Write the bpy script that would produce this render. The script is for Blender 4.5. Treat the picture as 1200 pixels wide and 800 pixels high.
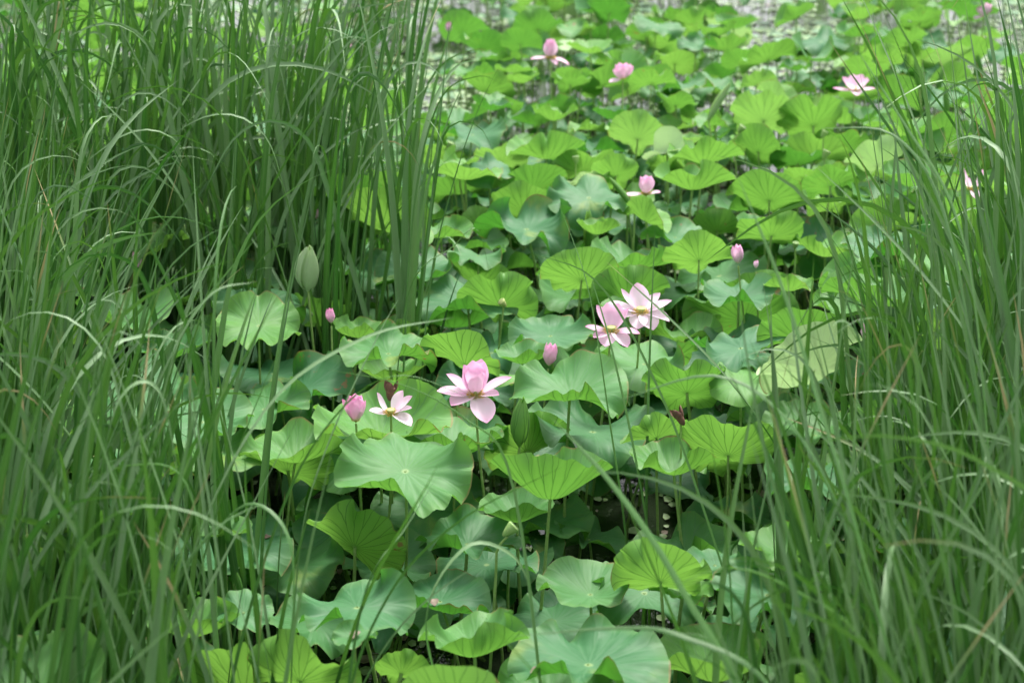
import bpy, math, random
import numpy as np
from mathutils import Vector, Matrix, noise
for o in list(bpy.data.objects): bpy.data.objects.remove(o)
scene = bpy.context.scene
R_ = math.radians
random.seed(11); rng = np.random.default_rng(11)
rnd = random.random
def U(a, b): return a + (b - a) * rnd()

# ------------------------------------------------------------------ camera, sky, sun, exposure
CAM_Z, PITCH, FPX = 4.02, R_(22.0), 2000.0            # FPX: focal length in pixels of the 1200 px wide photo
cd = bpy.data.cameras.new('camera'); cam = bpy.data.objects.new('camera', cd)
scene.collection.objects.link(cam); scene.camera = cam
cam.location = (0, 0, CAM_Z); cam.rotation_euler = (math.pi / 2 - PITCH, 0, 0)
cd.sensor_width = 36.0; cd.lens = 36.0 * FPX / 1200.0
cd.clip_start = 0.1; cd.clip_end = 2000
cd.dof.use_dof = True; cd.dof.focus_distance = 7.3; cd.dof.aperture_fstop = 2.1
world = bpy.data.worlds.new('World'); scene.world = world; world.use_nodes = True
wn = world.node_tree.nodes; wl = world.node_tree.links
sky = wn.new('ShaderNodeTexSky'); sky.sky_type = 'NISHITA'; sky.sun_disc = False
SUN_EL, SUN_AZ = R_(62), R_(25)                        # high, a little behind the far side and to the right
sky.sun_elevation = SUN_EL; sky.sun_rotation = SUN_AZ
sky.air_density = 1.0; sky.dust_density = 4.0; sky.ozone_density = 1.0
hs = wn.new('ShaderNodeHueSaturation'); hs.inputs['Saturation'].default_value = 0.15
wl.new(sky.outputs[0], hs.inputs['Color']); wl.new(hs.outputs[0], wn['Background'].inputs[0])
wn['Background'].inputs[1].default_value = 0.135
sl = bpy.data.lights.new('sun', 'SUN'); sl.energy = 1.5; sl.angle = R_(14); sl.color = (1.0, 0.95, 0.86)
sun = bpy.data.objects.new('sun', sl); scene.collection.objects.link(sun)
sd = Vector((math.sin(SUN_AZ) * math.cos(SUN_EL), math.cos(SUN_AZ) * math.cos(SUN_EL), math.sin(SUN_EL)))
sun.rotation_euler = sd.to_track_quat('Z', 'Y').to_euler(); sun.location = (8, 20, 30)
vs = scene.view_settings; vs.view_transform = 'Standard'; vs.look = 'None'; vs.gamma = 1.0; vs.exposure = 1.64

CP, SP = math.cos(PITCH), math.sin(PITCH)
def project(x, y, z):                                  # world -> photo pixel, depth
    zz = z - CAM_Z
    d = y * CP - zz * SP
    v = y * SP + zz * CP
    return 600 + FPX * x / d, 400 - FPX * v / d, d
def at(px, py, z):                                     # photo pixel -> point at height z
    u = (px - 600) / FPX; v = -(py - 400) / FPX
    dx, dy, dz = u, CP + v * SP, -SP + v * CP
    t = (z - CAM_Z) / dz
    return Vector((dx * t, dy * t, z)), t
def at_d(px, py, d):                                   # photo pixel -> point at depth d
    u = (px - 600) / FPX; v = -(py - 400) / FPX
    return Vector((u * d, (CP + v * SP) * d, CAM_Z + (-SP + v * CP) * d))

# ------------------------------------------------------------------ helpers
C = scene.collection
def mesh_from(name, V, F, uv=None, attrs=None, mats=None, smooth=True):
    """V (n,3), F (m,4) or list of faces"""
    me = bpy.data.meshes.new(name)
    V = np.asarray(V, dtype=np.float32)
    if isinstance(F, np.ndarray):
        k = F.shape[1]
        me.vertices.add(len(V)); me.vertices.foreach_set('co', V.ravel())
        me.loops.add(F.size); me.loops.foreach_set('vertex_index', F.ravel().astype(np.int32))
        me.polygons.add(len(F)); me.polygons.foreach_set('loop_start', np.arange(0, F.size, k, dtype=np.int32))
        me.polygons.foreach_set('loop_total', np.full(len(F), k, dtype=np.int32))
        me.update(calc_edges=True)
    else:
        me.from_pydata(V.tolist(), [], F)
        me.update()
    if attrs:
        for an, av in attrs.items():
            a = me.attributes.new(an, 'FLOAT', 'POINT'); a.data.foreach_set('value', np.asarray(av, dtype=np.float32).ravel())
    if smooth: me.polygons.foreach_set('use_smooth', np.ones(len(me.polygons), dtype=bool))
    if mats:
        for m in (mats if isinstance(mats, (list, tuple)) else [mats]): me.materials.append(m)
    return me
def link(name, me, parent=None, loc=None):
    o = bpy.data.objects.new(name, me); C.objects.link(o)
    if parent is not None: o.parent = parent
    if loc is not None: o.location = loc
    return o
def thing(name, label, cat, loc, group=None):
    o = bpy.data.objects.new(name, None); C.objects.link(o); o.location = loc; o.empty_display_size = 0.05
    o['label'] = label; o['category'] = cat
    if group: o['group'] = group
    return o
class Acc:                                             # gathers quads for one joined mesh
    def __init__(s): s.V = []; s.F = []; s.A = {}; s.n = 0
    def add(s, V, F, attrs):
        s.V.append(V); s.F.append(F + s.n); s.n += len(V)
        for k, v in attrs.items(): s.A.setdefault(k, []).append(v)
    def mesh(s, name, mat):
        return mesh_from(name, np.concatenate(s.V), np.concatenate(s.F), attrs={k: np.concatenate(v) for k, v in s.A.items()}, mats=mat)
def tube(pts, rad, n=8, cap=True):
    """tube along pts with radii rad; returns V, F(quads), attrs"""
    P = np.array([tuple(p) for p in pts], dtype=float); m = len(P)
    T = np.gradient(P, axis=0); T /= np.linalg.norm(T, axis=1)[:, None] + 1e-9
    ref = np.array([1.0, 0, 0]) if abs(T[0][0]) < .8 else np.array([0, 1.0, 0])
    A = np.cross(T, ref); A /= np.linalg.norm(A, axis=1)[:, None] + 1e-9
    B = np.cross(T, A)
    th = np.linspace(0, 2 * np.pi, n, endpoint=False)
    r = np.broadcast_to(np.asarray(rad, dtype=float), (m,))
    V = P[:, None, :] + r[:, None, None] * (np.cos(th)[None, :, None] * A[:, None, :] + np.sin(th)[None, :, None] * B[:, None, :])
    V = V.reshape(-1, 3)
    i = np.arange(m - 1)[:, None] * n; j = np.arange(n)[None, :]; k = (j + 1) % n
    F = np.stack([i + j, i + k, i + n + k, i + n + j], -1).reshape(-1, 4)
    vv = np.repeat(np.linspace(0, 1, m), n)
    return V, F, {'v': vv, 'u': np.tile(th / (2 * np.pi), m)}
def bez(p0, p1, p2, n=8):
    t = np.linspace(0, 1, n)[:, None]
    return (1 - t) ** 2 * np.array(p0) + 2 * t * (1 - t) * np.array(p1) + t * t * np.array(p2)
def lathe(profile, n=16):
    pr = np.array(profile); m = len(pr)
    th = np.linspace(0, 2 * np.pi, n, endpoint=False)
    V = np.stack([pr[:, 0:1] * np.cos(th), pr[:, 0:1] * np.sin(th), np.repeat(pr[:, 1:2], n, 1)], -1).reshape(-1, 3)
    i = np.arange(m - 1)[:, None] * n; j = np.arange(n)[None, :]; k = (j + 1) % n
    F = np.stack([i + j, i + k, i + n + k, i + n + j], -1).reshape(-1, 4)
    return V, F

# ------------------------------------------------------------------ materials
class NT:
    def __init__(s, name):
        s.m = bpy.data.materials.new(name); s.m.use_nodes = True
        s.t = s.m.node_tree; s.t.nodes.clear(); s.out = s.n('ShaderNodeOutputMaterial')
    def n(s, ty, **kw):
        x = s.t.nodes.new(ty)
        for k, v in kw.items(): setattr(x, k, v)
        return x
    def l(s, a, b): s.t.links.new(a, b)
    def set(s, sock, v):
        if hasattr(v, 'is_output') or isinstance(v, bpy.types.NodeSocket): s.l(v, sock)
        else: sock.default_value = v
    def math(s, op, a, b=None, c=None, clamp=False):
        x = s.n('ShaderNodeMath', operation=op); x.use_clamp = clamp
        s.set(x.inputs[0], a)
        if b is not None: s.set(x.inputs[1], b)
        if c is not None: s.set(x.inputs[2], c)
        return x.outputs[0]
    def attr(s, name): return s.n('ShaderNodeAttribute', attribute_name=name).outputs['Fac']
    def mix(s, f, a, b, blend='MIX'):
        x = s.n('ShaderNodeMix', data_type='RGBA', blend_type=blend)
        s.set(x.inputs[0], f); s.set(x.inputs[6], a if not isinstance(a, tuple) else a + (1,)); s.set(x.inputs[7], b if not isinstance(b, tuple) else b + (1,))
        return x.outputs[2]
    def rng(s, v, a, b, c=0.0, d=1.0, smooth=True):
        x = s.n('ShaderNodeMapRange', interpolation_type='SMOOTHSTEP' if smooth else 'LINEAR')
        s.set(x.inputs[0], v); s.set(x.inputs[1], a); s.set(x.inputs[2], b); s.set(x.inputs[3], c); s.set(x.inputs[4], d)
        return x.outputs[0]
    def noise(s, scale, detail=3, vec=None, rough=.55):
        x = s.n('ShaderNodeTexNoise'); x.inputs['Scale'].default_value = scale; x.inputs['Detail'].default_value = detail
        x.inputs['Roughness'].default_value = rough
        if vec is not None: s.l(vec, x.inputs['Vector'])
        return x.outputs['Fac']
    def obj(s): return s.n('ShaderNodeTexCoord').outputs['Object']
    def bump(s, h, strength=.3, dist=.01):
        x = s.n('ShaderNodeBump'); x.inputs['Strength'].default_value = strength; x.inputs['Distance'].default_value = dist
        s.l(h, x.inputs['Height']); return x.outputs[0]
    def leafshader(s, col, trans_col, trans, rough, spec=.5, normal=None, sheen=0):
        p = s.n('ShaderNodeBsdfPrincipled'); s.set(p.inputs['Base Color'], col if not isinstance(col, tuple) else col + (1,))
        s.set(p.inputs['Roughness'], rough); p.inputs['Specular IOR Level'].default_value = spec
        if sheen: p.inputs['Sheen Weight'].default_value = sheen; p.inputs['Sheen Roughness'].default_value = .4
        t = s.n('ShaderNodeBsdfTranslucent'); s.set(t.inputs[0], trans_col if not isinstance(trans_col, tuple) else trans_col + (1,))
        if normal is not None: s.l(normal, p.inputs['Normal']); s.l(normal, t.inputs['Normal'])
        mx = s.n('ShaderNodeMixShader'); s.set(mx.inputs[0], trans); s.l(p.outputs[0], mx.inputs[1]); s.l(t.outputs[0], mx.inputs[2])
        s.l(mx.outputs[0], s.out.inputs[0]); return s.m

def m_lotus():
    k = NT('lotus_leaf_skin')
    u, r, tint, seed = k.attr('u'), k.attr('r'), k.attr('tint'), k.attr('seed')
    oc = k.obj()
    back = k.n('ShaderNodeNewGeometry').outputs['Backfacing']
    # about twenty veins that radiate from the middle and fork towards the margin
    wob = k.math('MULTIPLY', k.math('SUBTRACT', k.noise(6, 2, oc), .5), .9)
    a = k.math('SUBTRACT', k.math('FRACT', k.math('ADD', k.math('MULTIPLY', u, 20), k.math('ADD', wob, seed))), .5)
    a = k.math('ABSOLUTE', a)
    fork = k.math('MULTIPLY', k.math('MAXIMUM', k.math('SUBTRACT', r, .5), 0), .5)
    dd = k.math('MULTIPLY', k.math('ABSOLUTE', k.math('SUBTRACT', a, fork)), r)   # ~ distance across
    vein = k.rng(dd, .008, .034, 1, 0)
    fine = k.noise(55, 3, oc)
    blot = k.noise(7, 3, oc)
    # upper side: waxy blue green, younger leaves yellower
    pale = k.rng(tint, 1, 2)
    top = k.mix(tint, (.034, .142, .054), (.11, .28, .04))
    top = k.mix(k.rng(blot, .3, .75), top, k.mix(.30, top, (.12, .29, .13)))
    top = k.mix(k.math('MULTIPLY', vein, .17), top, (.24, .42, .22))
    # under side: paler yellow green, veins proud and light
    und = k.mix(tint, (.05, .175, .035), (.115, .28, .05))
    und = k.mix(k.rng(blot, .35, .75), und, k.mix(.3, und, (.17, .30, .06)))
    und = k.mix(k.math('MULTIPLY', vein, .4), und, (.035, .12, .02))
    col = k.mix(k.math('MULTIPLY', pale, .85), k.mix(back, top, und), (.58, .72, .46))
    # wear: brown dead patches and a dry margin
    dead = k.math('MULTIPLY', k.rng(k.noise(8, 4, oc, .7), .66, .69), k.rng(k.math('FRACT', k.math('MULTIPLY', seed, 7.3)), .58, .62))
    rim = k.math('MULTIPLY', k.rng(k.math('ADD', r, k.math('MULTIPLY', k.math('SUBTRACT', k.noise(14, 3, oc), .5), .08)), .965, .99), k.rng(k.noise(5, 3, oc), .54, .64))
    wear = k.math('MAXIMUM', dead, k.math('MULTIPLY', rim, .8))
    yel = k.math('MULTIPLY', k.rng(k.noise(3.2, 3, oc, .6), .56, .7), k.rng(k.math('FRACT', k.math('MULTIPLY', seed, 3.1)), .7, .8))
    col = k.mix(k.math('MULTIPLY', yel, .5), col, (.30, .36, .07))
    col = k.mix(wear, col, (.24, .15, .07))
    col = k.mix(k.math('MULTIPLY', k.rng(r, .75, 1.0), .22), col, (.20, .34, .09))
    navel = k.rng(r, .03, .07, 1, 0)
    col = k.mix(k.math('MULTIPLY', navel, .7), col, (.30, .42, .17))
    tc = k.mix(tint, (.07, .28, .025), (.25, .52, .075))
    tc = k.mix(vein, tc, k.mix(.85, tc, (.035, .12, .015)))
    tc = k.mix(pale, tc, (.50, .66, .34)); tc = k.mix(wear, tc, (.2, .1, .03))
    h = k.math('ADD', k.math('MULTIPLY', k.rng(dd, 0, .12, 1, 0), 1.0), k.math('MULTIPLY', fine, .22))
    nrm = k.bump(h, .17, .005)
    rough = k.math('ADD', k.math('MULTIPLY', k.noise(20, 2, oc), .2), .46)
    return k.leafshader(col, tc, .32, rough, .36, nrm)
def m_blade(name='reed_blade_skin', dark=1.0):
    k = NT(name)
    u, v, tint, seed = k.attr('u'), k.attr('v'), k.attr('tint'), k.attr('seed')
    back = k.n('ShaderNodeNewGeometry').outputs['Backfacing']
    comb = k.n('ShaderNodeCombineXYZ'); k.l(k.math('MULTIPLY', u, 9), comb.inputs[0]); k.l(k.math('MULTIPLY', v, 3.5), comb.inputs[1]); k.l(k.math('MULTIPLY', seed, 40), comb.inputs[2])
    streak = k.noise(1.6, 3, comb.outputs[0])
    col = k.mix(tint, (.016, .076, .014), (.054, .165, .026))
    col = k.mix(k.rng(streak, .3, .7), col, k.mix(.5, col, (.10, .20, .075)))
    mid = k.rng(k.math('ABSOLUTE', k.math('SUBTRACT', u, .5)), .04, .09, 1, 0)
    col = k.mix(k.math('MULTIPLY', mid, .35), col, (.14, .23, .08))
    col = k.mix(k.math('MULTIPLY', back, .55), col, (.22, .34, .18))
    # dry tips on some of the blades, and pale base
    st = k.math('FRACT', k.math('MULTIPLY', seed, 13.7))
    edge = k.math('SUBTRACT', 1.10, k.math('MULTIPLY', k.math('POWER', st, 9.0), .24))
    vv = k.math('ADD', v, k.math('MULTIPLY', k.math('SUBTRACT', streak, .5), .12))
    dry = k.rng(vv, k.math('SUBTRACT', edge, .06), edge)
    pale = k.rng(vv, k.math('SUBTRACT', edge, .12), k.math('SUBTRACT', edge, .02))
    col = k.mix(k.math('MULTIPLY', pale, .7), col, (.20, .25, .06))
    col = k.mix(dry, col, (.40, .33, .17))
    tc = k.mix(tint, (.04, .16, .012), (.11, .27, .025)); tc = k.mix(dry, tc, (.20, .17, .07))
    nrm = k.bump(streak, .35, .002)
    return k.leafshader(col, tc, .2, .43, .36, nrm)
def m_petal():
    k = NT('petal_skin')
    u, v, tint = k.attr('u'), k.attr('v'), k.attr('tint')
    comb = k.n('ShaderNodeCombineXYZ'); k.l(k.math('MULTIPLY', u, 26), comb.inputs[0]); k.l(k.math('MULTIPLY', v, 1.5), comb.inputs[1])
    st = k.noise(1.0, 2, comb.outputs[0])
    c0 = k.mix(tint, (.88, .76, .86), (.86, .52, .72))       # body of the petal
    c1 = k.mix(tint, (.85, .54, .76), (.80, .18, .48))       # tip
    col = k.mix(k.rng(v, .5, 1.2), c0, c1)
    col = k.mix(k.rng(v, .0, .22, 1, 0), col, (.78, .74, .50))
    col = k.mix(k.math('MULTIPLY', k.rng(st, .5, .75), .15), col, (.78, .44, .60))
    return k.leafshader(col, col, .38, .5, .3, k.bump(st, .25, .002))
def m_simple(name, c1, c2, scale=30, rough=.5, trans=0, spec=.4, bump=.2, stretch=None):
    k = NT(name); oc = k.obj()
    f = k.noise(scale, 4, oc); g = k.noise(scale * .17, 2, oc)
    col = k.mix(k.rng(f, .3, .7), c1, c2); col = k.mix(k.math('MULTIPLY', k.rng(g, .4, .7), .4), col, tuple(x * .6 for x in c1))
    return k.leafshader(col, c2, trans, rough, spec, k.bump(f, bump, .003))
def m_water():
    k = NT('pond_water'); oc = k.obj()
    mp = k.n('ShaderNodeMapping'); mp.inputs['Scale'].default_value = (1, .6, 1); k.l(oc, mp.inputs[0])
    f = k.noise(5, 4, mp.outputs[0]); g = k.noise(.7, 3, oc); sc = k.noise(2.2, 5, oc, .7)
    scum = k.rng(sc, .56, .66)
    col = k.mix(g, (.009, .016, .009), (.020, .028, .014))
    col = k.mix(k.math('MULTIPLY', scum, .6), col, (.035, .06, .025))
    p = k.n('ShaderNodeBsdfPrincipled'); k.l(col, p.inputs['Base Color'])
    k.l(k.math('ADD', k.math('MULTIPLY', scum, .35), .07), p.inputs['Roughness']); p.inputs['IOR'].default_value = 1.33
    k.l(k.bump(f, .3, .03), p.inputs['Normal']); k.l(p.outputs[0], k.out.inputs[0]); return k.m
M_leaf, M_blade, M_petal, M_water = m_lotus(), m_blade(), m_petal(), m_water()
M_stalk = m_simple('lotus_stalk_skin', (.24, .40, .10), (.34, .48, .18), 60, .5, .15)
M_budstalk = M_stalk
M_stamen = m_simple('stamen_yellow', (.75, .55, .10), (.85, .70, .25), 80, .6, .2)
M_pod = m_simple('seed_pod_green', (.20, .36, .10), (.32, .46, .16), 60, .5, .08)
M_podtop = m_simple('seed_pod_face', (.34, .42, .12), (.45, .50, .20), 90, .6, .05)
M_seed = m_simple('seed_dark', (.05, .10, .03), (.10, .16, .05), 90, .4)
M_brown = m_simple('withered_brown', (.10, .045, .035), (.20, .10, .07), 50, .7)
M_pad = m_simple('floating_pad_skin', (.10, .22, .10), (.18, .30, .18), 25, .35, .12)
M_weed = m_simple('duckweed_skin', (.17, .28, .09), (.33, .42, .26), 40, .45, .1)
M_litter = m_simple('dead_leaf_litter', (.10, .07, .045), (.24, .19, .15), 30, .6, .1)

# ------------------------------------------------------------------ the pond
wv = np.array([(-400, -30, 0), (400, -30, 0), (400, 900, 0), (-400, 900, 0)], dtype=float)
water = link('water', mesh_from('water', wv, np.array([[0, 1, 2, 3]]), mats=M_water, smooth=False)); water['kind'] = 'structure'

# ------------------------------------------------------------------ lotus leaf geometry
def leaf_geo(R, cup=15, waves=((2, 12, 0), (3, 8, 1)), ruffle=6, fold=0, foldaz=0, droop=0, prof=.7, na=64, nr=10, seed=0.0, tint=.3, notch=True, curls=()):
    """a round blade bent length-true: the slope angle varies along and round the radius, then is integrated outwards"""
    th = np.linspace(0, 2 * np.pi, na, endpoint=False)
    rr = np.concatenate([[0.0], (np.linspace(0, 1, nr + 1)[1:]) ** .85])
    TH, RR = np.meshgrid(th, rr)
    ph = np.zeros_like(TH)
    ph += R_(cup) * np.minimum(1, (RR / .25)) * (1 - .35 * (1 - prof)) * (.55 + .45 * RR ** prof)
    for k, a, p in waves: ph += R_(a) * RR ** 1.3 * np.cos(k * TH + p)
    s1, s2 = seed * 9.1, seed * 5.3
    crump = np.cos(2 * TH + s2 * 3) * .5 + .8              # the margin is more crumpled on one side than on the other
    ph += R_(ruffle) * np.clip((RR - .35) / .65, 0, 1) ** 1.6 * crump * (1.5 * np.cos(5 * TH + s2 * 2) + 1.6 * np.cos(7 * TH + s1) + 1.4 * np.cos(9 * TH + s1 * 5) + 1.1 * np.cos(13 * TH + s2) + .6 * np.cos(19 * TH + s1 * 2)) * 1.15
    ph += R_(1.0) * np.cos(20 * TH + seed * 6.28) * np.sin(np.pi * np.minimum(RR * 1.2, 1))
    if fold: ph += R_(fold) * np.abs(np.cos(TH - foldaz)) ** 1.5 * np.minimum(1, RR / .2)
    if droop: ph -= R_(droop) * np.clip((RR - .45) / .55, 0, 1) ** 1.2
    for c0, cw, ca, cs in curls:                       # parts of the margin that turn up or hang down
        dth = np.mod(TH - c0 + np.pi, 2 * np.pi) - np.pi
        ph += R_(ca) * np.exp(-(dth / cw) ** 2) * np.clip((RR - cs) / (1 - cs), 0, 1) ** .9
    dr = np.diff(rr, prepend=0)[:, None] * R
    outline = 1 - .035 * np.exp(-((np.mod(TH + s1 * 3, 2 * np.pi) - np.pi) / .05) ** 2) - .05 * (seed > .6) * np.exp(-((np.mod(TH + s2 * 5, 2 * np.pi) - np.pi) / .09) ** 2) + .03 * np.cos(2 * TH + s1) + .02 * np.cos(3 * TH + s2) + .012 * np.cos(9 * TH + s1)
    if notch: outline = outline - .05 * np.exp(-((np.mod(TH - s2, 2 * np.pi) - np.pi) / .06) ** 2)
    phm = (ph + np.vstack([ph[:1], ph[:-1]])) / 2
    X = np.cumsum(np.cos(phm) * dr, 0) * outline; Z = np.cumsum(np.sin(phm) * dr, 0)
    V = np.stack([X * np.cos(TH), X * np.sin(TH), Z], -1)
    V = np.concatenate([V[0, :1], V[1:].reshape(-1, 3)])
    # quads for rings; the centre ring as degenerate-free triangles is avoided by pairing spokes
    F = []
    for j in range(0, na, 2): F.append((0, 1 + j, 1 + (j + 1) % na, 1 + (j + 2) % na))
    i = (np.arange(nr - 1)[:, None] * na) + 1; j = np.arange(na)[None, :]; k = (j + 1) % na
    G = np.stack([i + j, i + na + j, i + na + k, i + k], -1).reshape(-1, 4)
    F = np.concatenate([np.array(F), G])
    # u is stored so that it does not jump where the angle wraps: veins are counted with fract of 20 u (whole number)
    uu = np.concatenate([[0], TH[1:].ravel() / (2 * np.pi)])
    ur = np.concatenate([[0], RR[1:].ravel()])
    return V, F, {'u': uu, 'r': ur, 'tint': np.full(len(V), tint), 'seed': np.full(len(V), seed)}
def rot_leaf(V, tilt, tdir, spin):
    """spin about its own axis, then tilt by `tilt` degrees so that its face turns towards azimuth `tdir` (degrees)"""
    Mx = Matrix.Rotation(R_(tdir), 3, 'Z') @ Matrix.Rotation(R_(tilt), 3, 'Y') @ Matrix.Rotation(R_(-tdir), 3, 'Z') @ Matrix.Rotation(spin, 3, 'Z')
    return V @ np.array(Mx).T
def roll_geo(Lr, W, seed, tint, na=30, nt=14):
    """a young leaf still rolled up: one scroll that tapers to both ends, standing on its stalk"""
    t = np.linspace(0, 1, nt + 1); ph = np.linspace(0, 3.4 * np.pi, na)
    prof = W * .5 * (np.sin(np.pi * (.06 + .9 * t) ** .85) ** .7 * .9 + .06)
    PH, T = np.meshgrid(ph, t); rad = prof[:, None] * (.45 + .55 * PH / ph[-1])
    bend = .10 * Lr * T ** 2
    V = np.stack([rad * np.cos(PH) * 1.15 + bend, rad * np.sin(PH) * .8, T * Lr + .012 * np.sin(3 * PH + seed * 9)], -1).reshape(-1, 3)
    i = np.arange(nt)[:, None] * na; j = np.arange(na - 1)[None, :]
    F = np.stack([i + j, i + na + j, i + na + j + 1, i + j + 1], -1).reshape(-1, 4)
    n = len(V)
    return V, F, {'u': (PH / ph[-1] * .5).ravel(), 'r': (.3 + .65 * T).ravel(), 'tint': np.full(n, tint), 'seed': np.full(n, seed)}
def stalk_geo(top, base, r=.0055, n=7, m=9, bend=.06):
    mid = (np.array(top) * .45 + np.array(base) * .55) + np.array([U(-bend, bend), U(-bend, bend), .02])
    P = bez(base, mid, top, m)
    return tube(P, np.linspace(r * 1.15, r * .85, m), n)

SHAPES = {  # kind: cup, fold, droop, tilt range, tilt direction (270 = face to the camera, 90 = face away, underside seen)
 'dish':  dict(cup=(8, 18), wav=(17, 28), tilt=(0, 13), tdir=(40, 150)),
 'flat':  dict(cup=(0, 10), wav=(18, 30), tilt=(2, 14), tdir=(0, 360)),
 'cup':   dict(cup=(30, 44), wav=(13, 23), tilt=(2, 14), tdir=(50, 130)),
 'fan':   dict(cup=(18, 30), wav=(12, 22), tilt=(38, 56), tdir=(60, 120)),
 'drape': dict(cup=(4, 12), wav=(20, 30), tilt=(4, 16), tdir=(0, 360), droop=(25, 45)),
 'fold':  dict(cup=(4, 10), wav=(8, 14), tilt=(10, 30), tdir=(0, 360), fold=(48, 62)),
 'roll':  dict(cup=(66, 74), wav=(4, 7), tilt=(2, 12), tdir=(0, 360)),
 'funnel': dict(cup=(44, 54), wav=(8, 14), tilt=(0, 12), tdir=(60, 120)),
}
ST = math.tau
def mk_curls(kind):
    n = {'roll': 0, 'funnel': 1, 'fold': 1, 'fan': random.randint(1, 3)}.get(kind, random.randint(1, 4))
    return [(U(0, ST), U(.18, .5), U(30, 80) if rnd() < .6 else -U(28, 62), U(.3, .65)) for _ in range(n)]
def leaf_spec(x, y, z, R, kind, tint, tilt=None, tdir=None, cup=None, label=None, hero=False):
    s = SHAPES[kind]
    if kind == 'fan':                                    # the more steeply one looks down, the further back such a leaf must lean to show its underside
        tilt = (U(28, 50) if tilt is None else tilt) - 12 + math.degrees(math.atan2(CAM_Z - z, y))
    return dict(x=x, y=y, z=z, R=R, kind=kind, tint=tint, seed=rnd(), hero=hero, label=label,
                tilt=U(*s['tilt']) if tilt is None else tilt, tdir=U(*s['tdir']) if tdir is None else tdir,
                cup=U(*s['cup']) if cup is None else cup, wav=U(*s['wav']), fold=U(*s['fold']) if 'fold' in s else 0,
                droop=U(*s['droop']) if 'droop' in s else 0, spin=U(0, ST), w=[(2, 1, U(0, 6)), (3, .8, U(0, 6)), (5, .45, U(0, 6))],
                fa=U(0, 3.14), curls=mk_curls(kind), bx=U(-.12, .12), by=U(-.12, .12), pr=U(.4, 1.2), sb=(U(-.08, .08), U(-.08, .08)), rs=U(.0058, .0082))
def leaf_build(s, na, nr):
    if s['kind'] == 'roll':
        V, F, A = roll_geo(s.get('len', s['R'] * 2.2), s['R'] * 2 * s.get('slim', .35), s['seed'], s['tint'], 22, 10)
        return rot_leaf(V, s['tilt'], s['tdir'], s['spin']), F, A
    V, F, A = leaf_geo(s['R'], s['cup'], [(k, a * s['wav'], p) for k, a, p in s['w']], s['wav'] * .48, s['fold'], s['fa'], s['droop'], s['pr'], na, nr, s['seed'], s['tint'], True, s['curls'])
    return rot_leaf(V, s['tilt'], s['tdir'], s['spin']), F, A

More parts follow.
